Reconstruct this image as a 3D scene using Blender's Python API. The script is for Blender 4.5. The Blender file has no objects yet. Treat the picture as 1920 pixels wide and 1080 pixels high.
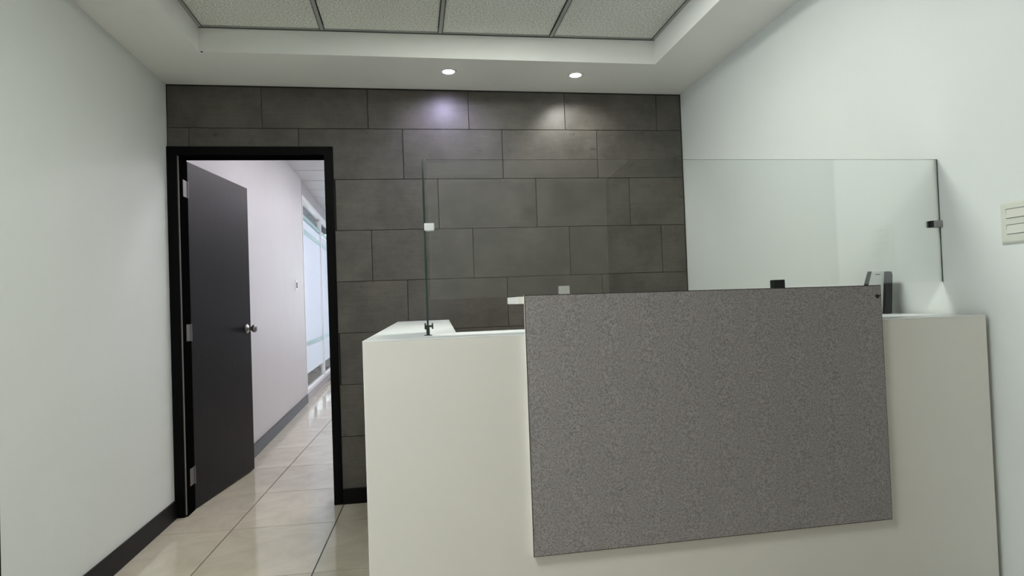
import bpy, bmesh, math, random
from mathutils import Vector, Matrix
random.seed(7)
S = bpy.context.scene
C = S.collection

# ------------------------------------------------------------------ camera
cam_d = bpy.data.cameras.new('camera'); cam = bpy.data.objects.new('camera', cam_d); C.objects.link(cam)
YAW, PITCH, ROLL = 0.154976, 0.021856, -0.036364
cy, sy, cp, sp, cr, sr = (math.cos(YAW), math.sin(YAW), math.cos(PITCH), math.sin(PITCH), math.cos(ROLL), math.sin(ROLL))
fw = Vector((sy*cp, cy*cp, sp)); r0 = Vector((cy, -sy, 0)); u0 = r0.cross(fw)
rt = cr*r0 + sr*u0; up = -sr*r0 + cr*u0
M4 = Matrix((rt, up, -fw)).transposed().to_4x4(); M4.translation = Vector((1.34996, -3.85625, 1.13991))
cam.matrix_world = M4
cam_d.sensor_width = 36; cam_d.lens = 1196.452/1920*36; cam_d.clip_start = 0.02
S.camera = cam

# ------------------------------------------------------------------ world, exposure
w = bpy.data.worlds.new('sky'); S.world = w; w.use_nodes = True
bg = w.node_tree.nodes['Background']
SKY = (0.80, 0.90, 1.0); SKY_POWER = 3.0
bg.inputs[0].default_value = (*SKY, 1); bg.inputs[1].default_value = SKY_POWER
vs = S.view_settings
vs.view_transform = 'Standard'; vs.look = 'None'; vs.gamma = 1; vs.use_curve_mapping = False
vs.exposure = 0.0
TROFFER_POWER = (25.5, 33.0, 11.0)   # emission strength of the troffers: behind the counter, in front of it, an added unseen one near the front wall
TROFFER_COL = (0.97, 1.0, 0.93)
CORRIDOR_POWER = 20.0  # emission of the added corridor lights; the office ones scale from it
SPOT_A, SPOT_B = 13.0, 17.0    # the two downlights, W

# ------------------------------------------------------------------ materials
def mat(name, col, rough=0.5, metal=0.0, spec=0.5, noise=0.0, nscale=20, bump=0.0, bscale=60, emit=None, estr=0, coat=0.0, rnd=0.0, stretch=(1,1,1), detail=6):
    m = bpy.data.materials.new(name); m.use_nodes = True
    nt = m.node_tree; b = nt.nodes['Principled BSDF']
    b.inputs['Base Color'].default_value = (*col, 1); b.inputs['Roughness'].default_value = rough
    b.inputs['Metallic'].default_value = metal; b.inputs['Specular IOR Level'].default_value = spec
    b.inputs['Coat Weight'].default_value = coat
    if emit: b.inputs['Emission Color'].default_value = (*emit, 1); b.inputs['Emission Strength'].default_value = estr
    tc = nt.nodes.new('ShaderNodeTexCoord'); mp = nt.nodes.new('ShaderNodeMapping'); mp.inputs['Scale'].default_value = stretch
    nt.links.new(tc.outputs['Object'], mp.inputs[0])
    if noise or rnd:
        n = nt.nodes.new('ShaderNodeTexNoise'); n.inputs['Scale'].default_value = nscale; n.inputs['Detail'].default_value = detail
        n.inputs['Roughness'].default_value = 0.65
        nt.links.new(mp.outputs[0], n.inputs['Vector'])
        mr = nt.nodes.new('ShaderNodeMapRange'); mr.inputs['From Min'].default_value = 0.25; mr.inputs['From Max'].default_value = 0.75
        mr.inputs['To Min'].default_value = 1-noise; mr.inputs['To Max'].default_value = 1+noise
        nt.links.new(n.outputs['Fac'], mr.inputs['Value'])
        val = mr.outputs[0]
        if rnd:
            oi = nt.nodes.new('ShaderNodeObjectInfo'); m2 = nt.nodes.new('ShaderNodeMapRange')
            m2.inputs['To Min'].default_value = 1-rnd; m2.inputs['To Max'].default_value = 1+rnd
            nt.links.new(oi.outputs['Random'], m2.inputs['Value'])
            mu = nt.nodes.new('ShaderNodeMath'); mu.operation = 'MULTIPLY'
            nt.links.new(val, mu.inputs[0]); nt.links.new(m2.outputs[0], mu.inputs[1]); val = mu.outputs[0]
        vm = nt.nodes.new('ShaderNodeVectorMath'); vm.operation = 'SCALE'; vm.inputs[0].default_value = col
        nt.links.new(val, vm.inputs['Scale']); nt.links.new(vm.outputs[0], b.inputs['Base Color'])
    if bump:
        n2 = nt.nodes.new('ShaderNodeTexNoise'); n2.inputs['Scale'].default_value = bscale; n2.inputs['Detail'].default_value = 4
        nt.links.new(mp.outputs[0], n2.inputs['Vector'])
        bp = nt.nodes.new('ShaderNodeBump'); bp.inputs['Strength'].default_value = bump; bp.inputs['Distance'].default_value = 0.002
        nt.links.new(n2.outputs['Fac'], bp.inputs['Height']); nt.links.new(bp.outputs[0], b.inputs['Normal'])
    return m

def two_tone(name, ca, cb, scale, lo, hi, rough=0.5, stretch=(1,1,1), base_noise=None, spec=0.5, bump=0.0, detail=3):
    """speckled finish: noise thresholded between two colours"""
    m = bpy.data.materials.new(name); m.use_nodes = True; nt = m.node_tree; b = nt.nodes['Principled BSDF']
    b.inputs['Roughness'].default_value = rough; b.inputs['Specular IOR Level'].default_value = spec
    tc = nt.nodes.new('ShaderNodeTexCoord'); mp = nt.nodes.new('ShaderNodeMapping'); mp.inputs['Scale'].default_value = stretch
    nt.links.new(tc.outputs['Object'], mp.inputs[0])
    n = nt.nodes.new('ShaderNodeTexNoise'); n.inputs['Scale'].default_value = scale; n.inputs['Detail'].default_value = detail
    nt.links.new(mp.outputs[0], n.inputs['Vector'])
    cr_ = nt.nodes.new('ShaderNodeValToRGB'); e = cr_.color_ramp.elements
    e[0].position = lo; e[0].color = (*ca, 1); e[1].position = hi; e[1].color = (*cb, 1)
    nt.links.new(n.outputs['Fac'], cr_.inputs[0]); nt.links.new(cr_.outputs[0], b.inputs['Base Color'])
    if bump:
        bp = nt.nodes.new('ShaderNodeBump'); bp.inputs['Strength'].default_value = bump; bp.inputs['Distance'].default_value = 0.002
        nt.links.new(n.outputs['Fac'], bp.inputs['Height']); nt.links.new(bp.outputs[0], b.inputs['Normal'])
    return m

def glass_mat(name, tint=(0.985, 0.995, 0.99), ior=1.5):
    m = bpy.data.materials.new(name); m.use_nodes = True; nt = m.node_tree; nt.nodes.clear()
    o = nt.nodes.new('ShaderNodeOutputMaterial'); t = nt.nodes.new('ShaderNodeBsdfTransparent'); t.inputs[0].default_value = (*tint, 1)
    g = nt.nodes.new('ShaderNodeBsdfGlossy'); g.inputs['Roughness'].default_value = 0.0; g.inputs[0].default_value = (1, 1, 1, 1)
    f = nt.nodes.new('ShaderNodeFresnel'); f.inputs[0].default_value = ior; mx = nt.nodes.new('ShaderNodeMixShader')
    nt.links.new(f.outputs[0], mx.inputs[0]); nt.links.new(t.outputs[0], mx.inputs[1]); nt.links.new(g.outputs[0], mx.inputs[2])
    nt.links.new(mx.outputs[0], o.inputs[0]); return m

def film_mat():
    m = bpy.data.materials.new('frosted_film'); m.use_nodes = True; nt = m.node_tree; nt.nodes.clear()
    o = nt.nodes.new('ShaderNodeOutputMaterial'); t = nt.nodes.new('ShaderNodeBsdfTranslucent'); t.inputs[0].default_value = (.88, .93, 1, 1)
    g = nt.nodes.new('ShaderNodeBsdfDiffuse'); g.inputs[0].default_value = (.88, .93, 1, 1); mx = nt.nodes.new('ShaderNodeMixShader'); mx.inputs[0].default_value = .5
    nt.links.new(t.outputs[0], mx.inputs[1]); nt.links.new(g.outputs[0], mx.inputs[2]); nt.links.new(mx.outputs[0], o.inputs[0]); return m

# slate-coloured porcelain wall tile: cloudy mottling, faint horizontal brushing, a few dark nicks
def slate():
    m = bpy.data.materials.new('slate_tile'); m.use_nodes = True; nt = m.node_tree; N = nt.nodes.new; L = nt.links.new
    b = nt.nodes['Principled BSDF']; b.inputs['Roughness'].default_value = 0.42; b.inputs['Specular IOR Level'].default_value = 0.45
    tc = N('ShaderNodeTexCoord'); oi = N('ShaderNodeObjectInfo')
    off = N('ShaderNodeVectorMath'); off.operation = 'ADD'; sc = N('ShaderNodeMath'); sc.operation = 'MULTIPLY'; sc.inputs[1].default_value = 37
    L(oi.outputs['Random'], sc.inputs[0]); L(tc.outputs['Object'], off.inputs[0]); L(sc.outputs[0], off.inputs[1])
    def noise(scale, st, det):
        mp = N('ShaderNodeMapping'); mp.inputs['Scale'].default_value = st; L(off.outputs[0], mp.inputs[0])
        n = N('ShaderNodeTexNoise'); n.inputs['Scale'].default_value = scale; n.inputs['Detail'].default_value = det
        n.inputs['Roughness'].default_value = 0.7; L(mp.outputs[0], n.inputs['Vector']); return n.outputs['Fac']
    a = noise(5, (1, 1, 1), 8); s = noise(9, (1, 1, 7), 6); g = noise(260, (1, 1, 1), 2)
    def mr(x, lo, hi, f0=.25, f1=.75):
        k = N('ShaderNodeMapRange'); k.inputs['From Min'].default_value = f0; k.inputs['From Max'].default_value = f1
        k.inputs['To Min'].default_value = lo; k.inputs['To Max'].default_value = hi; L(x, k.inputs['Value']); return k.outputs[0]
    def mul(x, y):
        k = N('ShaderNodeMath'); k.operation = 'MULTIPLY'; L(x, k.inputs[0]); L(y, k.inputs[1]); return k.outputs[0]
    v = mul(mul(mr(a, .62, 1.38), mr(s, .86, 1.14)), mul(mr(g, .86, 1.14), mr(oi.outputs['Random'], .94, 1.07, 0, 1)))
    nick = noise(11, (1, 1, 2.4), 5); v = mul(v, mr(nick, 0.55, 1.0, .30, .345))
    vm = N('ShaderNodeVectorMath'); vm.operation = 'SCALE'; vm.inputs[0].default_value = (0.081, 0.073, 0.064); L(v, vm.inputs['Scale'])
    L(vm.outputs[0], b.inputs['Base Color'])
    bp = N('ShaderNodeBump'); bp.inputs['Strength'].default_value = .25; bp.inputs['Distance'].default_value = .0015
    L(g, bp.inputs['Height']); L(bp.outputs[0], b.inputs['Normal'])
    return m

M = dict(
    wall=mat('white_paint', (0.735, 0.765, 0.745), 0.55, noise=0.015, nscale=3, bump=0.10, bscale=90),
    corridor=mat('corridor_paint', (0.63, 0.63, 0.645), 0.5, noise=0.02, nscale=3),
    soffit=mat("ceiling_paint", (0.86, 0.86, 0.83), 0.7, noise=0.02, nscale=2),
    slate=slate(),
    grout=mat('dark_grout', (0.02, 0.019, 0.018), 0.8),
    fgrout=mat('floor_grout', (0.05, 0.045, 0.04), 0.8),
    black=mat('black_lacquer', (0.007, 0.0066, 0.0066), 0.4, spec=0.08, noise=0.1, nscale=8),
    door=mat('black_door_lacquer', (0.008, 0.0078, 0.0085), 0.36, spec=0.09, noise=0.3, nscale=5, stretch=(6, 6, 0.6), bump=0.06, bscale=30),
    casing=mat('black_casing', (0.004, 0.0036, 0.004), 0.4, spec=0.06),
    laminate=mat('white_melamine', (0.78, 0.75, 0.705), 0.36, noise=0.012, nscale=4),
    lamtop=mat('white_melamine_top', (0.86, 0.88, 0.88), 0.34, noise=0.01, nscale=6),
    grey=two_tone('grey_speckled_laminate', (0.205, 0.188, 0.190), (0.36, 0.335, 0.335), 240, .36, .64, 0.50, bump=.15, detail=2.5),
    edge=mat('dark_edge_band', (0.035, 0.028, 0.025), 0.5),
    chip=mat('exposed_chipboard', (0.03, 0.022, 0.018), 0.9),
    fibre=two_tone('mineral_fibre', (0.52, 0.52, 0.48), (0.84, 0.85, 0.80), 115, .36, .60, 0.95, bump=.5, detail=4),
    tee=mat('grey_tee', (0.36, 0.38, 0.36), 0.5),
    reveal=mat('tee_reveal', (0.06, 0.06, 0.055), 0.7),
    chrome=mat('brushed_steel', (0.66, 0.65, 0.63), 0.27, metal=1),
    nickel=mat('satin_nickel', (0.36, 0.35, 0.34), 0.38, metal=1),
    whiteclip=mat('polished_clip', (0.86, 0.87, 0.87), 0.35, metal=0.3),
    steelclip=mat('satin_clip', (0.50, 0.51, 0.48), 0.4, metal=0.2),
    hingem=mat('dull_hinge', (0.16, 0.155, 0.15), 0.5, metal=.6),
    jamb=mat('black_jamb', (0.0035, 0.0032, 0.0035), 0.85, spec=0.0),
    darkclip=mat('dark_steel_and_reflection', (0.045, 0.05, 0.05), 0.35, metal=0.7),  # foot clamp's dark steel; on one ledge clamp it paints a dark reflection
    rubber=mat('black_rubber', (0.008, 0.008, 0.008), 0.6),
    glass=glass_mat('clear_glass'),
    gedge=mat('green_glass_edge', (0.012, 0.040, 0.032), 0.12, spec=0.8),
    gtop=mat('pale_glass_edge', (0.30, 0.36, 0.34), 0.15, spec=0.8),
    plastic=mat('ivory_plastic', (0.66, 0.68, 0.60), 0.3),
    rocker=mat('ivory_rocker', (0.70, 0.71, 0.64), 0.22),
    white=mat('white_plastic', (0.88, 0.89, 0.89), 0.4),
    dplastic=mat('charcoal_plastic', (0.018, 0.02, 0.023), 0.4),
    print=mat('grey_print', (0.10, 0.12, 0.13), 0.6),
    aframe=mat('white_aluminium', (0.82, 0.84, 0.87), 0.4),
    film=film_mat(),
    greyband=mat('grey_partition_rail', (0.45, 0.44, 0.46), 0.5),
    teal=mat('teal_mullion', (0.34, 0.52, 0.53), 0.4),
    cbase=mat('grey_skirting', (0.045, 0.045, 0.052), 0.4, spec=0.2),
    lampA=mat('lit_diffuser', (0.9, 0.9, 0.9), 0.5, emit=TROFFER_COL, estr=TROFFER_POWER[0]),
    lamp_fill=mat('added_fill_diffuser', (0.9, 0.9, 0.9), 0.5, emit=TROFFER_COL, estr=TROFFER_POWER[2]),  # for the unseen troffer added to brighten the front wall
    lampB=mat('lit_diffuser_dim', (0.9, 0.9, 0.9), 0.5, emit=TROFFER_COL, estr=TROFFER_POWER[1]),
    clamp_=mat('added_corridor_diffuser', (0.9, 0.9, 0.9), 0.5, emit=(1.0, 0.95, 1.0), estr=CORRIDOR_POWER),  # for unseen lights added to brighten the corridor
    clampo=mat('added_office_diffuser', (0.9, 0.9, 0.9), 0.5, emit=(.95, 0.98, 1.0), estr=CORRIDOR_POWER*8),  # for unseen lights added in the office to brighten its glazing
    ledA=mat('lit_led_cool', (0.9, 0.9, 0.9), 0.5, emit=(0.93, 0.93, 1.0), estr=30),
    ledB=mat('lit_led_neutral', (0.9, 0.9, 0.9), 0.5, emit=(1.0, 0.98, 0.93), estr=30),
    darkwood=mat('dark_stained_wood', (0.022, 0.017, 0.014), 0.4, noise=.3, nscale=6, stretch=(5, 5, .5)),
)
def porcelain():
    m = bpy.data.materials.new('cream_polished_porcelain'); m.use_nodes = True; nt = m.node_tree; N = nt.nodes.new; L = nt.links.new
    b = nt.nodes['Principled BSDF']; b.inputs['Roughness'].default_value = 0.07; b.inputs['Specular IOR Level'].default_value = 0.65
    tc = N('ShaderNodeTexCoord'); n = N('ShaderNodeTexNoise'); n.inputs['Scale'].default_value = 3.2; n.inputs['Detail'].default_value = 7; n.inputs['Roughness'].default_value = .6
    n.inputs['Distortion'].default_value = 1.2
    L(tc.outputs['Object'], n.inputs['Vector'])
    r = N('ShaderNodeValToRGB'); e = r.color_ramp.elements; e[0].position = .33; e[0].color = (0.51, 0.46, 0.365, 1); e[1].position = .68; e[1].color = (0.63, 0.58, 0.475, 1)
    L(n.outputs['Fac'], r.inputs[0]); L(r.outputs[0], b.inputs['Base Color'])
    return m
M['porcelain'] = porcelain()

# ------------------------------------------------------------------ helpers
def newbm(): return bmesh.new()
def prism(bm, pts, z0, z1):
    """polygon footprint (x,y) extruded; z0/z1 numbers or functions of (x,y)"""
    a = sum(pts[i][0]*pts[(i+1) % len(pts)][1]-pts[(i+1) % len(pts)][0]*pts[i][1] for i in range(len(pts)))
    if a < 0: pts = pts[::-1]
    f0 = z0 if callable(z0) else (lambda x, y: z0); f1 = z1 if callable(z1) else (lambda x, y: z1)
    lo = [bm.verts.new((x, y, f0(x, y))) for x, y in pts]; hi = [bm.verts.new((x, y, f1(x, y))) for x, y in pts]
    bm.faces.new(hi); bm.faces.new(lo[::-1]); n = len(pts)
    for i in range(n): bm.faces.new((lo[i], lo[(i+1) % n], hi[(i+1) % n], hi[i]))
def box(bm, x0, x1, y0, y1, z0, z1): prism(bm, [(x0, y0), (x1, y0), (x1, y1), (x0, y1)], z0, z1)
def hexa(bm, front, back):
    """two quads (front, back) as lists of 4 points, joined to a solid"""
    f = [bm.verts.new(p) for p in front]; k = [bm.verts.new(p) for p in back]
    bm.faces.new(f); bm.faces.new(k[::-1])
    for i in range(4): bm.faces.new((f[(i+1) % 4], f[i], k[i], k[(i+1) % 4]))
def cyl(bm, p0, p1, r0_, r1_=None, seg=24):
    p0 = Vector(p0); p1 = Vector(p1); r1_ = r0_ if r1_ is None else r1_; d = (p1-p0).normalized()
    a = d.orthogonal().normalized(); b = d.cross(a)
    A = [bm.verts.new(p0+(a*math.cos(t)+b*math.sin(t))*r0_) for t in [2*math.pi*i/seg for i in range(seg)]]
    B = [bm.verts.new(p1+(a*math.cos(t)+b*math.sin(t))*r1_) for t in [2*math.pi*i/seg for i in range(seg)]]
    bm.faces.new(A[::-1]); bm.faces.new(B)
    for i in range(seg): bm.faces.new((A[i], A[(i+1) % seg], B[(i+1) % seg], B[i]))
def lathe(bm, p0, axis, prof, seg=32):
    """prof: list of (distance along axis, radius)"""
    p0 = Vector(p0); d = Vector(axis).normalized(); a = d.orthogonal().normalized(); b = d.cross(a); rings = []
    for h, r in prof:
        rings.append([bm.verts.new(p0+d*h+(a*math.cos(t)+b*math.sin(t))*max(r, 1e-5)) for t in [2*math.pi*i/seg for i in range(seg)]])
    for q in range(len(rings)-1):
        for i in range(seg): bm.faces.new((rings[q][i], rings[q][(i+1) % seg], rings[q+1][(i+1) % seg], rings[q+1][i]))
    bm.faces.new(rings[0][::-1]); bm.faces.new(rings[-1])
def link(name, bm, material, parent=None, bevel=0.0, smooth=False, seg=2, origin=None):
    bmesh.ops.recalc_face_normals(bm, faces=bm.faces)
    if bevel:
        bmesh.ops.bevel(bm, geom=list(bm.edges), offset=bevel, segments=seg, affect='EDGES', profile=.5, clamp_overlap=True)
    # the object's origin sits at the middle of its base
    if origin is None:
        xs = [v.co for v in bm.verts]
        origin = Vector(((min(p.x for p in xs)+max(p.x for p in xs))/2, (min(p.y for p in xs)+max(p.y for p in xs))/2, min(p.z for p in xs)))
    origin = Vector(origin)
    bmesh.ops.translate(bm, verts=bm.verts, vec=-origin)
    me = bpy.data.meshes.new(name); bm.to_mesh(me); bm.free()
    if smooth: me.shade_smooth()
    for m_ in (material if isinstance(material, (list, tuple)) else [material]): me.materials.append(m_)
    o = bpy.data.objects.new(name, me); C.objects.link(o)
    o.location = origin - (world_loc(parent) if parent else Vector((0, 0, 0)))
    if parent: o.parent = parent
    return o
def world_loc(o):
    v = Vector((0, 0, 0))
    while o: v += o.location; o = o.parent
    return v
def thing(name, loc, label, cat, group=None):
    o = bpy.data.objects.new(name, None); C.objects.link(o); o.location = loc; o.empty_display_size = .1
    o['label'] = label; o['category'] = cat
    if group: o['group'] = group
    return o
def struct(o): o['kind'] = 'structure'; return o
def sempty(name, loc=(0, 0, 0)):
    o = bpy.data.objects.new(name, None); C.objects.link(o); o.location = loc; o['kind'] = 'structure'; return o
def clip(poly, x0, x1, y0, y1):
    def cut(P, ins, inter):
        out = []
        for i in range(len(P)):
            a, b = P[i], P[(i+1) % len(P)]
            if ins(a):
                out.append(a)
                if not ins(b): out.append(inter(a, b))
            elif ins(b): out.append(inter(a, b))
        return out
    def ix(c): return lambda a, b: (c, a[1]+(b[1]-a[1])*(c-a[0])/(b[0]-a[0]))
    def iy(c): return lambda a, b: (a[0]+(b[0]-a[0])*(c-a[1])/(b[1]-a[1]), c)
    for ins, it in ((lambda p: p[0] >= x0, ix(x0)), (lambda p: p[0] <= x1, ix(x1)), (lambda p: p[1] >= y0, iy(y0)), (lambda p: p[1] <= y1, iy(y1))):
        if len(poly) < 3: return []
        poly = cut(poly, ins, it)
    return poly
def area(P): return abs(sum(P[i][0]*P[(i+1) % len(P)][1]-P[(i+1) % len(P)][0]*P[i][1] for i in range(len(P))))/2

# ------------------------------------------------------------------ dimensions
W = 3.0957; YF = -6.9                 # room width, wall behind the camera
WY0, WY1, WZ1 = -3.05, -1.572, 2.20   # glazed double door in the left wall, beside the camera
TH = 0.12                             # thickness of the tiled wall
OX0, OX1, OZ = 0.064, 0.863, 2.040    # door opening
CX1, CYE, CZ = 1.75, 9.2, 2.74        # corridor right wall, far end, ceiling
ceil_z = lambda x, y=0: 2.4525 - 0.0052*x

# ------------------------------------------------------------------ floor
bm = newbm(); box(bm, -0.02, W+.02, YF-.02, .0, -0.06, -0.003); box(bm, -2.2, CX1+.02, 0, CYE+.1, -0.06, -0.003)
floor = struct(link('floor', bm, M['fgrout'], origin=(0, 0, 0)))
O = (0.376, -0.292); DI = (0.531, -0.013); DJ = (0.0225, 0.657); g = 0.0028
def tiles(xa, xb, ya, yb):
    for i in range(-7, 8):
        for j in range(-11, 16):
            c = [(O[0]+DI[0]*(i+a)+DJ[0]*(j+b), O[1]+DI[1]*(i+a)+DJ[1]*(j+b)) for a, b in ((0, 0), (1, 0), (1, 1), (0, 1))]
            m_ = (sum(p[0] for p in c)/4, sum(p[1] for p in c)/4)
            c = [(p[0]-math.copysign(g, p[0]-m_[0]), p[1]-math.copysign(g, p[1]-m_[1])) for p in c]
            c = clip(c, xa, xb, ya, yb)
            if len(c) > 2 and area(c) > 2e-4:
                bm = newbm(); prism(bm, c, -0.008, 0.0); link('floor_tile', bm, M['porcelain'], floor)
tiles(0.002, W-.002, YF, 0.0); tiles(0.0, CX1, 0.0, CYE); tiles(-2.15, -.1, 4.21, CYE)

# ------------------------------------------------------------------ side walls and wall behind the camera
bm = newbm(); box(bm, -0.15, 0, WY1, TH, 0, 2.75); box(bm, -0.15, 0, WY0, WY1, WZ1, 2.75); box(bm, -0.15, 0, YF, WY0, 0, 2.75)
struct(link('wall_left', bm, M['wall']))
bm = newbm(); box(bm, W, W+.15, -2.56, TH, 0, 2.75); box(bm, W, W+.15, -6.75, -2.56, 2.42, 2.75); box(bm, W, W+.15, YF, -6.75, 0, 2.75)
struct(link('wall_right', bm, M['wall']))
bm = newbm(); box(bm, -.15, W+.15, YF-.15, YF, 0, 2.75)
struct(link('wall_front', bm, M['wall']))

# skirting
bm = newbm(); prism(bm, [(0, -.013), (0.013, -.013), (0.013, -1.50), (0, -1.50)], 0, 0.100)
struct(link('baseboard_left', bm, M['black'], bevel=.0015))
bm = newbm(); box(bm, 0.914, 1.235, -.014, 0.0, 0, .088); box(bm, 1.62, W, -.014, 0, 0, .088)
struct(link('baseboard_back', bm, M['black'], bevel=.001))
bm = newbm(); box(bm, W-.012, W, -1.86, -.016, 0, .09); box(bm, W-.012, W, -2.55, -2.20, 0, .09)
struct(link('baseboard_right', bm, M['black'], bevel=.0015))

# side doors off the reception (one starts at the left edge of the view, one is mirrored in the glass screen)
d2 = sempty('door_2', (0, (WY0+WY1)/2, 0)); ym = (WY0+WY1)/2
for a, b in ((WY1-.005, WY1+.043), (WY0-.043, WY0+.005)):
    bm = newbm(); box(bm, -.08, 0.002, a, b, 0, WZ1+.045); link('casing', bm, M['casing'], d2, bevel=.002)
bm = newbm(); box(bm, -.08, 0.010, WY0+.005, WY1-.005, WZ1-.005, WZ1+.045); link('casing', bm, M['casing'], d2, bevel=.002)
for a, b in ((WY0+.008, ym-.003), (ym+.003, WY1-.008)):
    bm = newbm()
    for c, d, e, f in ((a, a+.05, .01, WZ1-.01), (b-.05, b, .01, WZ1-.01), (a+.05, b-.05, .01, .10), (a+.05, b-.05, WZ1-.06, WZ1-.01)): box(bm, -.07, -.03, c, d, e, f)
    lf = link('door_leaf', bm, M['casing'], d2)
    bm = newbm(); box(bm, -.053, -.047, a+.05, b-.05, .10, WZ1-.06); link('pane', bm, M['glass'], lf)

d3 = sempty('door_3', (W, -4.87, 0))
for a, b in ((-2.62, -2.56), (-6.75, -6.69)):
    bm = newbm(); box(bm, W-.006, W+.09, a, b, 0, 2.42); link('casing', bm, M['casing'], d3, bevel=.002)
bm = newbm(); box(bm, W-.006, W+.09, -6.69, -2.62, 2.37, 2.42); link('casing', bm, M['casing'], d3, bevel=.002)
for q_ in range(4):
    a = -6.688+1.0165*q_
    bm = newbm(); box(bm, W+.03, W+.07, a, a+1.013, 0.008, 2.368); link('door_leaf', bm, M['darkwood'], d3, bevel=.002)

# ------------------------------------------------------------------ tiled back wall
bm = newbm()
box(bm, 0, OX0-.03, .009, TH, 0, 2.75); box(bm, OX1+.03, W, .009, TH, 0, 2.75); box(bm, OX0-.03, OX1+.03, .009, TH, OZ+.03, 2.75)
box(bm, W, CX1, .009, TH, 0, 2.75) if CX1 > W else None
wb = struct(link('wall_back', bm, M['grout']))
zl = [None] + [2.2-.302*k for k in range(0, 8)]
j = 0.0013
for r in range(0, 9):
    zt = (lambda x, y: ceil_z(x)-.011) if r == 0 else zl[r]-j
    zb = (zl[r+1] if r < 7 else 0.0)+j if r < 8 else None
    if r == 7: zb = zl[8]+j if zl[8] > 0 else 0.0
    if r == 8: continue
    n0 = -6+r % 3 if r % 3 else -3
    xs = [0.5198+.2006*k for k in range(-9, 16) if (k-r) % 3 == 0]
    for a, b in zip(xs[:-1], xs[1:]):
        x0, x1 = max(a+j, .006), min(b-j, W-.010)
        if x1-x0 < .012: continue
        topz = 2.44 if r == 0 else zt
        cuts = [(x0, x1, zb, zt)]
        if zb < 2.09 and x0 < 0.913:          # door casing in the way
            if topz > 2.092:
                cuts = [(x0, x1, 2.092, zt)] if x1 <= 0.914 else [('L', x0, x1, zb, zt)]
            else: cuts = [(max(x0, .913), x1, zb, zt)] if x1 > .925 else []
        for c in cuts:
            bm = newbm()
            if c[0] == 'L':
                _, x0_, x1_, zb_, zt_ = c
                # L-shaped cut around the casing corner
                pts = [(.913, zb_), (x1_, zb_), (x1_, zt_), (x0_, zt_), (x0_, 2.092), (.913, 2.092)]
                fr = [bm.verts.new((p[0], 0, p[1])) for p in pts]; bk = [bm.verts.new((p[0], .009, p[1])) for p in pts]
                bm.faces.new(fr); bm.faces.new(bk[::-1])
                for i in range(6): bm.faces.new((fr[(i+1) % 6], fr[i], bk[i], bk[(i+1) % 6]))
            else:
                prism(bm, [(c[0], 0), (c[1], 0), (c[1], .009), (c[0], .009)], c[2], c[3])
            t = link('wall_tile', bm, M['slate'], wb, bevel=.0012, seg=1)

# ------------------------------------------------------------------ ceiling: painted soffit ring, tray with tee grid and mineral panels
TX0, TX1, TY0, TY1, TZ = 0.332, 2.732, -6.42, -0.490, 2.5745
bm = newbm()
zc = lambda x, y: ceil_z(x); top = 2.75
for (a, b, c, d) in ((0, W, TY1, .009), (0, W, YF, TY0), (0, TX0, TY0, TY1), (TX1, W, TY0, TY1)):
    prism(bm, [(a, c), (b, c), (b, d), (a, d)], zc, top)
ceil = struct(link('ceiling', bm, M['soffit'], origin=(0, 0, 2.4)))
bm = newbm(); box(bm, TX0, TX1, TY0, TY1, TZ+.03, TZ+.05); link('backing', bm, M['grout'], ceil)
cols = [TX0, 0.935, 1.5395, 2.141, TX1]
rows = [TY1, -1.10, -1.705, -2.31, -2.915, -3.52, -4.125, -4.73, -5.335, -5.94, TY0]
lit = [(2, 1), (0, 4), (1, 8)]  # the last is an unseen fill, added to brighten the front wall
for i in range(4):
    for k in range(10):
        x0, x1, y1, y0 = cols[i], cols[i+1], rows[k], rows[k+1]
        if (i, k) in lit: continue
        bm = newbm(); box(bm, x0+.0135, x1-.0135, y0+.0135, y1-.0135, TZ+.004, TZ+.018)
        link('ceiling_panel', bm, M['fibre'], ceil, bevel=.0015, seg=1)
tw = .0105
for i, x in enumerate(cols):
    a, b = (x, x+.02) if i == 0 else (x-.02, x) if i == 4 else (x-tw, x+tw)
    for y0, y1 in (((TY0, TY1),)):
        bm = newbm(); box(bm, a, b, y0, y1, TZ-.001, TZ+.004); link('grid_tee', bm, M['tee'], ceil)
    for e in ((a-.0012, a+.0018), (b-.0018, b+.0012)):
        if TX0 <= e[0] and e[1] <= TX1:
            bm = newbm(); box(bm, e[0], e[1], rows[1]+tw, TY1, TZ-.0016, TZ+.001); link('tee_lip', bm, M['reveal'], ceil)
for k, y in enumerate(rows):
    a, b = (y-.018, y) if k == 0 else (y, y+.02) if k == 10 else (y-tw, y+tw)
    for i in range(4):
        bm = newbm(); box(bm, cols[i]+tw, cols[i+1]-tw, a, b, TZ+.0004, TZ+.0035); link('grid_cross_tee', bm, M['tee'], ceil)
bm = newbm(); box(bm, TX0+.001, TX1-.001, TY1-.004, TY1-.0008, TZ-.004, TZ-.001); link('shadow_angle', bm, M['reveal'], ceil)
bm = newbm(); lathe(bm, (0.345, -.487, ceil_z(.345)+.001), (0, 0, -1), [(0, .006), (.002, .006), (.004, .003)], 10)
link('plaster_hole', bm, M['reveal'], ceil)

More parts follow.
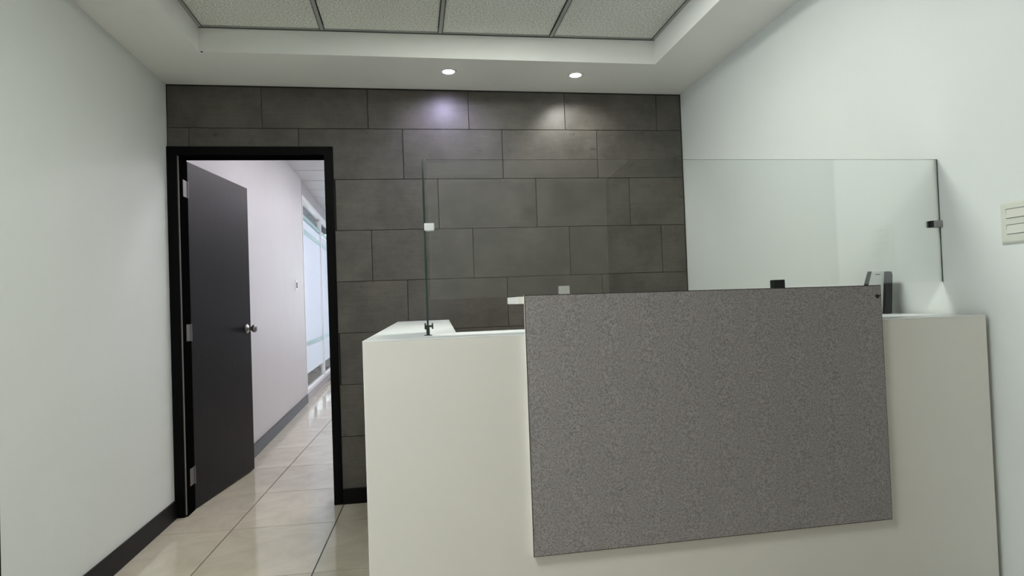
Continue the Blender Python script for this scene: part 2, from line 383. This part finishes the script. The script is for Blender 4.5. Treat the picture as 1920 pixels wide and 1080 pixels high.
# troffers
for i, k in lit:
    x0, x1, y1, y0 = cols[i]+tw, cols[i+1]-tw, rows[k]-tw, rows[k+1]+tw
    where = {1: 'nearest the tiled wall', 4: 'in front of the counter', 8: 'added unseen to brighten the wall behind the camera'}[k]
    t = thing('ceiling_troffer', ((x0+x1)/2, (y0+y1)/2, TZ), 'square lit ceiling light panel in the tray, the one '+where, 'ceiling light')
    bm = newbm()
    for a, b, c, d in ((x0, x1, y0, y0+.018), (x0, x1, y1-.018, y1), (x0, x0+.018, y0+.018, y1-.018), (x1-.018, x1, y0+.018, y1-.018)):
        box(bm, a, b, c, d, TZ+.002, TZ+.028)
    link('frame', bm, M['aframe'], t)
    bm = newbm(); box(bm, x0+.018, x1-.018, y0+.018, y1-.018, TZ+.006, TZ+.012); link('diffuser', bm, M[{1: 'lampA', 4: 'lampB', 8: 'lamp_fill'}[k]], t)

# downlights
for (x, y, led, lab, pw, col, tilt) in ((1.590, -.305, 'ledA', 'left one of two round recessed spotlights, casting the bluish glow on the tiles', SPOT_A, (.66, .62, 1.0), 0),
                                        (2.322, -.300, 'ledB', 'right one of two round recessed spotlights, casting the broader white glow', SPOT_B, (1.0, 1.0, .93), -8)):
    z = ceil_z(x)
    t = thing('downlight', (x, y, z), lab, 'spotlight', None)
    bm = newbm(); lathe(bm, (x, y, z+.001), (0, 0, -1), [(0, .046), (.003, .046), (.0055, .042), (.006, .034), (.002, .030)], 36)
    link('trim_ring', bm, M['whiteclip'], t, smooth=False)
    bm = newbm(); lathe(bm, (x, y, z-.003), (0, 0, -1), [(0, .030), (.003, .029), (.0055, .022), (.007, .012), (.0072, .001)], 28)
    link('lamp_lens', bm, M[led], t, smooth=True)
    L_ = bpy.data.lights.new('spot_beam', 'SPOT'); L_.energy = pw; L_.color = col; L_.spot_size = math.radians(112); L_.spot_blend = .75; L_.shadow_soft_size = .018
    lo = bpy.data.objects.new('spot_beam', L_); C.objects.link(lo); lo.parent = t; lo.location = (0, 0, -.014)
    lo.rotation_euler = (math.radians(36 if pw == SPOT_A else 27), math.radians(tilt), 0)

# ------------------------------------------------------------------ door to the corridor
d1 = sempty('door_1', (OX0, 0, 0))
# casing boards on the reception side, jamb lining through the wall
bm = newbm(); prism(bm, [(0.001, -.016), (OX0-.009, -.016), (OX0-.009, 0.0), (0.001, 0.0)], 0, 2.091); link('casing', bm, M['casing'], d1, bevel=.003)
bm = newbm(); box(bm, OX1, .911, -.014, 0.0, 0, 2.091); link('casing', bm, M['casing'], d1, bevel=.003)
bm = newbm(); box(bm, OX0-.009, OX1, -.014, 0.0, OZ+.004, 2.091); link('casing', bm, M['casing'], d1, bevel=.003)
bm = newbm(); box(bm, OX0-.028, OX0, .001, TH+.002, 0, OZ); link('jamb', bm, M['jamb'], d1, bevel=.001)
bm = newbm(); box(bm, OX1, OX1+.028, .001, TH+.002, 0, OZ); link('jamb', bm, M['jamb'], d1, bevel=.001)
bm = newbm(); box(bm, OX0-.028, OX1+.028, .001, TH+.002, OZ, OZ+.028); link('jamb', bm, M['jamb'], d1, bevel=.001)
bm = newbm(); box(bm, OX0-.0085, OX0-.003, -.0075, 0.0005, 0.012, OZ-.002); o = link('edge_strip', bm, mat('pinkish_bare_strip', (.20, .18, .18), .5), d1); o['label'] = 'pale bare strip between casing and jamb'
bm = newbm(); box(bm, OX1-.0012, OX1+.0, .035, .060, .955, 1.015); o = link('strike_plate', bm, M['nickel'], d1)
# the open leaf, hinged at the far edge of the left jamb
H = Vector((0.066, 0.122, 0)); E_ = Vector((0.1875, 1.000, 0)); dv = (E_-H).normalized(); nv = Vector((-dv.y, dv.x, 0))  # nv points to the corridor wall
Lr = (E_-H).length; dt = .038
bm = newbm(); prism(bm, [tuple(H.xy), tuple(E_.xy), tuple((E_+nv*dt).xy), tuple((H+nv*dt).xy)], .010, 2.034)
leaf = link('door_leaf', bm, M['door'], d1, bevel=.0015)
for zc_ in (1.865, 1.030, .205):
    bm = newbm(); box(bm, OX0+.0005, OX0+.003, .045, .112, zc_-.048, zc_+.048); cyl(bm, (OX0+.004, .1165, zc_-.05), (OX0+.004, .1165, zc_+.05), .0055, seg=12)
    o = link('hinge', bm, M['hingem'], d1)
kp = H + dv*(Lr-.075); kp.z = 1.018
ko = -nv
bm = newbm(); lathe(bm, kp+ko*.0005, ko, [(0, .033), (.004, .0325), (.010, .026), (.013, .014), (.030, .0115), (.036, .016), (.043, .0245), (.053, .028), (.063, .0265), (.069, .018), (.071, .004)], 32)
link('door_knob', bm, M['nickel'], leaf, smooth=True)

# ------------------------------------------------------------------ corridor
# left wall: slightly out of line with the room, then a glazed partition
P0, P1, P2, PE = (0.012, TH), (0.086, 1.25), (0.036, 4.28), (-0.06, 9.2)
bm = newbm(); prism(bm, [P0, P1, (-.10, 1.25), (-.10, TH)], 0, CZ+.2); prism(bm, [P1, P2, (-.10, 4.28), (-.10, 1.25)], 0, CZ+.2)
struct(link('wall_corridor_left', bm, M['corridor']))
bm = newbm(); prism(bm, [(P1[0], P1[1]), P2, (P2[0]+.014, P2[1]), (P1[0]+.014, P1[1])], 0, .10)
prism(bm, [(P0[0]+.008, P0[1]+.03), (P1[0], P1[1]), (P1[0]+.014, P1[1]), (P0[0]+.020, P0[1]+.03)], 0, .10)
struct(link('baseboard_corridor', bm, M['cbase']))
bm = newbm(); box(bm, CX1, CX1+.1, TH, CYE, 0, CZ+.2); struct(link('wall_corridor_right', bm, M['corridor']))
# corridor ceiling
bm = newbm(); box(bm, -2.2, CX1+.1, TH, CYE+.1, CZ+.012, CZ+.2)
cc = struct(link('ceiling_corridor', bm, M['tee'], origin=(0, 0, CZ)))
for i in range(-3, 3):
    for k in range(15):
        x0, x1 = max(.52+.605*i, -2.2), min(.52+.605*(i+1), CX1); y0, y1 = TH+.605*k, min(TH+.605*(k+1), CYE)
        if x1-x0 < .05 or y1-y0 < .05: continue
        if (i == 1 and k in (1, 4, 7, 10)) or (i == -2 and k in (8, 11)):  # unseen light panels added to brighten corridor and office
            t = thing('added_troffer', ((x0+x1)/2, (y0+y1)/2, CZ), {(1, 1): 'added unseen square light panel just beyond the doorway in the corridor', (1, 4): 'added unseen square corridor light panel, second one beyond the doorway', (1, 7): 'added unseen square corridor light panel above the glazed partition', (1, 10): 'added unseen square corridor light panel beside the far glazing', (-2, 8): 'added unseen square light panel inside the office behind the glass, nearer one', (-2, 11): 'added unseen square light panel inside the office, beside the far window'}[(i, k)], 'ceiling light', 'added corridor and office lights')
            bm = newbm(); box(bm, x0+.03, x1-.03, y0+.03, y1-.03, CZ-.002, CZ+.004); link('diffuser', bm, M['clampo' if i == -2 else 'clamp_'], t)
            bm = newbm()
            for a, b, c, d in ((x0+.01, x1-.01, y0+.01, y0+.03), (x0+.01, x1-.01, y1-.03, y1-.01), (x0+.01, x0+.03, y0+.03, y1-.03), (x1-.03, x1-.01, y0+.03, y1-.03)): box(bm, a, b, c, d, CZ-.004, CZ+.012)
            link('frame', bm, M['aframe'], t)
            continue
        bm = newbm(); box(bm, x0+.012, x1-.012, y0+.012, y1-.012, CZ+.002, CZ+.0125); link('ceiling_panel', bm, M['corridor'], cc)
# glazed partition continuing the left wall
gp = thing('glass_partition', (0, 6.5, 0), 'white framed glazed partition continuing the corridor wall beyond the doorway', 'partition')
def along(y): k = (y-P2[1])/(PE[1]-P2[1]); return P2[0]+(PE[0]-P2[0])*k
def strip(name, y0, y1, z0, z1, t0, t1, m, bev=0):
    bm = newbm(); prism(bm, [(along(y0)+t0, y0), (along(y1)+t0, y1), (along(y1)+t1, y1), (along(y0)+t1, y0)], z0, z1); return link(name, bm, m, gp, bevel=bev)
Y0, Y1 = 4.285, CYE-.02
strip('header', Y0, Y1, 2.56, CZ, -.06, .0, M['greyband']); strip('base_rail', Y0, Y1, 0, .105, -.06, .0, M['greyband'])
strip('top_frame', Y0, Y1, 2.50, 2.56, -.055, .006, M['aframe']); strip('bottom_frame', Y0, Y1, .105, .15, -.055, .006, M['aframe'])
for y in (Y0, 6.15, 7.6):
    strip('post', y, y+.05, .15, 2.50, -.05, .006, M['aframe'])
for a, b in ((Y0+.05, 6.15), (6.20, 7.6), (7.65, Y1)):
    strip('pane', a, b, .15, 2.50, -.028, -.020, M['glass'])
    o = strip('privacy_film', a+.004, b-.004, .33, 2.27, -.0196, -.0186, M['film']); o['label'] = 'pale blue frosted film band'
    strip('rail', a, b, .68, .73, -.034, -.012, M['teal']); strip('rail', a, b, 2.10, 2.16, -.034, -.012, M['teal']); strip('rail', a, b, 2.29, 2.34, -.034, -.012, M['teal'])
# outer walls and big window of the far office
bm = newbm(); box(bm, -2.3, -2.2, 4.2, CYE+.1, 0, CZ+.2); box(bm, -2.2, -.1, 4.1, 4.2, 0, CZ+.2)
struct(link('wall_office', bm, M['corridor']))
bm = newbm(); box(bm, -2.2, CX1, CYE, CYE+.1, 0, .5); box(bm, -2.2, CX1, CYE, CYE+.1, 2.62, CZ+.2)
struct(link('wall_far', bm, M['aframe']))
wn = sempty('window_1', (0, CYE, 0))
for x in (-2.2, -1.5, -.85, -.24, .42, 1.08, 1.70):
    bm = newbm(); box(bm, x, x+.05, CYE+.01, CYE+.07, .5, 2.62); link('mullion', bm, M['aframe'], wn)
for z, m in ((.5, 'teal'), (.98, 'teal'), (2.12, 'teal'), (2.36, 'teal')):
    bm = newbm(); box(bm, -2.2, CX1, CYE+.0, CYE+.06, z, z+.07 if z > 2 else z+.05); link('transom', bm, M[m], wn)
for a, b in ((-2.15, -1.5), (-1.45, -.85), (-.80, -.24), (-.19, .42), (.47, 1.08), (1.13, 1.70)):
    bm = newbm(); box(bm, a, b, CYE+.035, CYE+.041, .5, 2.62); link('pane', bm, M['glass'], wn)
# switch on the corridor wall
sw = thing('corridor_switch', (0.046, 3.66, 1.36), 'small white switch plate on the corridor wall seen edge-on through the doorway', 'switch')
bm = newbm(); box(bm, .040, .058, 3.62, 3.70, 1.36, 1.475); link('plate', bm, M['white'], sw, bevel=.004)
bm = newbm(); box(bm, .058, .064, 3.645, 3.675, 1.385, 1.45); link('rocker', bm, M['cbase'], sw, bevel=.001)

# ------------------------------------------------------------------ reception counter
A = Vector((1.2109, -2.080, 0)); tv = Vector((.99929, -.03765, 0)); iv = Vector((.03765, .99929, 0))
def cpt(a, b, z): p = A + tv*a + iv*b; return (p.x, p.y, z)
rc = thing('reception_counter', (2.1, -1.9, 0), 'white L-shaped reception counter with grey speckled front panel and raised ledge', 'counter')
FL, FR, BR_, IC, BR2, BL = (1.2109, -2.080), (3.0785, -2.1502), (3.0785, -1.745), (1.486, -1.774), (1.560, -.020), (1.2595, -.020)
foot = [FL, FR, BR_, IC, BR2, BL]
def inset(P, d):
    cx = 0; out = []
    n = len(P); a = sum(P[i][0]*P[(i+1) % n][1]-P[(i+1) % n][0]*P[i][1] for i in range(n)); s = 1 if a > 0 else -1
    for i in range(n):
        p0, p1, p2 = Vector(P[i-1]), Vector(P[i]), Vector(P[(i+1) % n])
        e1 = (p1-p0).normalized(); e2 = (p2-p1).normalized(); n1 = Vector((-e1.y, e1.x))*s; n2 = Vector((-e2.y, e2.x))*s
        k = d/(1+n1.dot(n2)); out.append(tuple(p1+(n1+n2)*k))
    return out
bm = newbm(); prism(bm, inset(foot, .0004), 0.0, 1.0455); link('body', bm, M['laminate'], rc, bevel=.0008, seg=1)
bm = newbm(); prism(bm, foot, 1.0457, 1.048); link('countertop', bm, M['lamtop'], rc, bevel=.0006, seg=1)
# hung front panel: white backing board with a dark-edged speckled laminate face
pa, pb = 0.4455, 1.5135
q = lambda b, e=0: [cpt(pa+e, b, .437+e), cpt(pb+.001-e, b, .4605+e), cpt(pb-.001-e, b, 1.1505-e), cpt(pa+e, b, 1.1575-e)]
bm = newbm(); hexa(bm, q(-.0150, .0005), q(-.0002, .0005)); link('backing_board', bm, M['laminate'], rc, bevel=.0006, seg=1)
bm = newbm(); hexa(bm, q(-.0178), q(-.0150)); link('edge_band', bm, M['edge'], rc)
bm = newbm(); hexa(bm, q(-.0190, .0022), q(-.0176, .0022)); link('speckled_panel', bm, M['grey'], rc)
# broken laminate at the panel's top right corner
bm = newbm()
pts = [(pb-.0022, 1.118), (pb-.016, 1.124), (pb-.022, 1.119), (pb-.014, 1.110), (pb-.011, 1.112), (pb-.0022, 1.122)]
f0 = [bm.verts.new(cpt(a, -.0194, z)) for a, z in pts]; bm.faces.new(f0)
o = link('chipped_spot', bm, M['chip'], rc); o['label'] = 'dark chip in the panel laminate'
# ledge behind the panel
bm = newbm(); hexa(bm, [cpt(.4295, .0, 1.1335), cpt(pb-.003, .0, 1.1300), cpt(pb-.003, .0, 1.1495), cpt(.4295, .0, 1.1535)],
                   [cpt(.4195, .175, 1.1335), cpt(pb-.003, .185, 1.1300), cpt(pb-.003, .185, 1.1495), cpt(.4195, .175, 1.1535)])
link('ledge', bm, M['laminate'], rc, bevel=.0012)
for a in (.80, 1.28):
    bm = newbm(); hexa(bm, [cpt(a, .02, 1.048), cpt(a+.018, .02, 1.048), cpt(a+.018, .02, 1.132), cpt(a, .02, 1.132)],
                           [cpt(a, .16, 1.048), cpt(a+.018, .16, 1.048), cpt(a+.018, .16, 1.132), cpt(a, .16, 1.132)])
    link('ledge_support', bm, M['laminate'], rc)

# ------------------------------------------------------------------ glass screen on the counter
gs = thing('glass_screen', (2.2, -1.95, 1.05), 'frameless clear glass sneeze screen with steel clips standing on the reception counter', 'screen')
B0 = .170; gt = .006
def pane(name, quad_front, quad_back, mats):
    bm = newbm(); hexa(bm, quad_front, quad_back); bm.normal_update()
    bmesh.ops.recalc_face_normals(bm, faces=bm.faces)
    big = sorted(bm.faces, key=lambda f: -f.calc_area())
    for f in big[2:]:
        f.material_index = 2 if abs(f.normal.z) > .9 else 1
    big[0].material_index = big[1].material_index = 0
    return link(name, bm, mats, gs)
fq = lambda b: [cpt(.1870, b, 1.1555), cpt(1.8790, b, 1.1565), cpt(1.8790, b, 1.5645), cpt(.1870, b, 1.5800)]
pane('front_pane', fq(B0), fq(B0+gt), [M['glass'], M['gtop'], M['gtop']])
sq = lambda a: [cpt(a, B0-.004, 1.062), cpt(a, B0+.26, 1.062), cpt(a, B0+.26, 1.578), cpt(a, B0-.004, 1.581)]
pane('side_pane', sq(.1725), sq(.1725+gt), [M['glass'], M['gedge'], M['gtop']])
def cbox(bm, a0, a1, b0, b1, z0, z1):
    hexa(bm, [cpt(a0, b0, z0), cpt(a1, b0, z0), cpt(a1, b0, z1), cpt(a0, b0, z1)], [cpt(a0, b1, z0), cpt(a1, b1, z0), cpt(a1, b1, z1), cpt(a0, b1, z1)])
bm = newbm(); cbox(bm, .1745, .2045, B0-.010, B0+.016, 1.3640, 1.3860); link('corner_clip', bm, M['whiteclip'], gs, bevel=.0012)
bm = newbm(); cbox(bm, 1.8480, 1.8790, B0-.010, B0+.016, 1.3370, 1.3590); o = link('wall_clip', bm, M['nickel'], gs, bevel=.0012)
bm = newbm(); cbox(bm, 1.8410, 1.8482, B0-.009, B0+.015, 1.3375, 1.3585); o = link('clip_gasket', bm, M['rubber'], gs, bevel=.0006); o['label'] = 'black rubber end of the wall clip'
bm = newbm(); cbox(bm, .5800, .6120, B0-.010, B0+.016, 1.1530, 1.1835); link('ledge_clamp', bm, M['steelclip'], gs, bevel=.0012)
bm = newbm(); cbox(bm, 1.2780, 1.3150, B0-.010, B0+.016, 1.1505, 1.1800); o = link('ledge_clamp', bm, M['darkclip'], gs, bevel=.0012); o['label'] = 'steel ledge clamp coloured dark with its reflection'  # dark surroundings it mirrors are put into its colour
bm = newbm(); cbox(bm, .1705, .1805, B0-.008, B0+.020, 1.0490, 1.0720); cyl(bm, cpt(.1750, B0+.006, 1.0480), cpt(.1750, B0+.006, 1.0500), .012, seg=20)
cyl(bm, cpt(.1660, B0+.004, 1.0760), cpt(.1905, B0+.004, 1.0760), .0035, seg=12); cyl(bm, cpt(.1870, B0+.004, 1.0760), cpt(.1915, B0+.004, 1.0760), .0095, seg=16)
cyl(bm, cpt(.1655, B0+.004, 1.0760), cpt(.1705, B0+.004, 1.0760), .0095, seg=16)
link('foot_clamp', bm, M['darkclip'], gs)

# ------------------------------------------------------------------ card reader standing at the wall end of the counter
ds = thing('desk_terminal', (3.06, -1.83, 1.048), 'small white terminal with black side frames standing behind the grey panel by the wall', 'terminal')
def slab(name, xz, y0, y1, m, bev=.001):
    bm = newbm(); n = len(xz)
    f0 = [bm.verts.new((x, y0, z)) for x, z in xz]; f1 = [bm.verts.new((x, y1, z)) for x, z in xz]
    bm.faces.new(f0); bm.faces.new(f1[::-1])
    for i in range(n): bm.faces.new((f0[(i+1) % n], f0[i], f1[i], f1[(i+1) % n]))
    return link(name, bm, m, ds, bevel=bev)
slab('side_frame', [(2.925, 1.0485), (2.944, 1.0485), (2.993, 1.203), (2.981, 1.203)], -1.7785, -1.7705, M['dplastic'])
slab('side_frame', [(3.030, 1.0485), (3.058, 1.0485), (3.067, 1.190), (3.063, 1.2005), (3.046, 1.2015), (3.040, 1.150)], -1.790, -1.745, M['dplastic'], .002)
slab('housing', [(2.945, 1.049), (3.031, 1.049), (3.0395, 1.150), (3.0450, 1.203), (2.994, 1.203)], -1.777, -1.768, M['white'], .002)
slab('rear_cover', [(3.060, 1.052), (3.082, 1.052), (3.080, 1.16), (3.069, 1.193)], -1.765, -1.740, M['white'], .002)
o = slab('printed_mark', [(3.007, 1.1900), (3.027, 1.1895), (3.027, 1.1925), (3.007, 1.1930)], -1.7776, -1.7768, M['print'], 0); o['label'] = 'tiny grey printed name, too small to read'

# ------------------------------------------------------------------ light switch at the right edge of the view
ls = thing('light_switch', (W, -2.262, 1.257), 'ivory two-rocker light switch plate on the right white wall', 'switch')
sy0, sy1, sz0, sz1 = -2.320, -2.203, 1.2570, 1.3830
bm = newbm()
prof = [(-.0, 0), (-.0035, .0005), (-.0085, .007), (-.0095, .015)]
def ring(dx, ins): return [(W+dx, sy0+ins, sz0+ins), (W+dx, sy1-ins, sz0+ins), (W+dx, sy1-ins, sz1-ins), (W+dx, sy0+ins, sz1-ins)]
rs = [[bm.verts.new(p) for p in ring(dx, ins)] for dx, ins in prof]
for a, b in zip(rs[:-1], rs[1:]):
    for i in range(4): bm.faces.new((a[i], a[(i+1) % 4], b[(i+1) % 4], b[i]))
bm.faces.new(rs[0][::-1]); bm.faces.new(rs[-1])
link('plate', bm, M['plastic'], ls, bevel=.0012)
for z0 in (1.2865, 1.3330):
    bm = newbm(); box(bm, W-.0098, W-.006, -2.2885, -2.2265, z0-.0012, z0+.0272); link('rocker_gap', bm, M['reveal'], ls)
    bm = newbm(); hexa(bm, [(W-.0125, -2.2870, z0), (W-.0125, -2.2280, z0), (W-.0105, -2.2280, z0+.0255), (W-.0105, -2.2870, z0+.0255)],
                           [(W-.0090, -2.2870, z0), (W-.0090, -2.2280, z0), (W-.0090, -2.2280, z0+.0255), (W-.0090, -2.2870, z0+.0255)])
    link('rocker', bm, M['rocker'], ls, bevel=.0008)
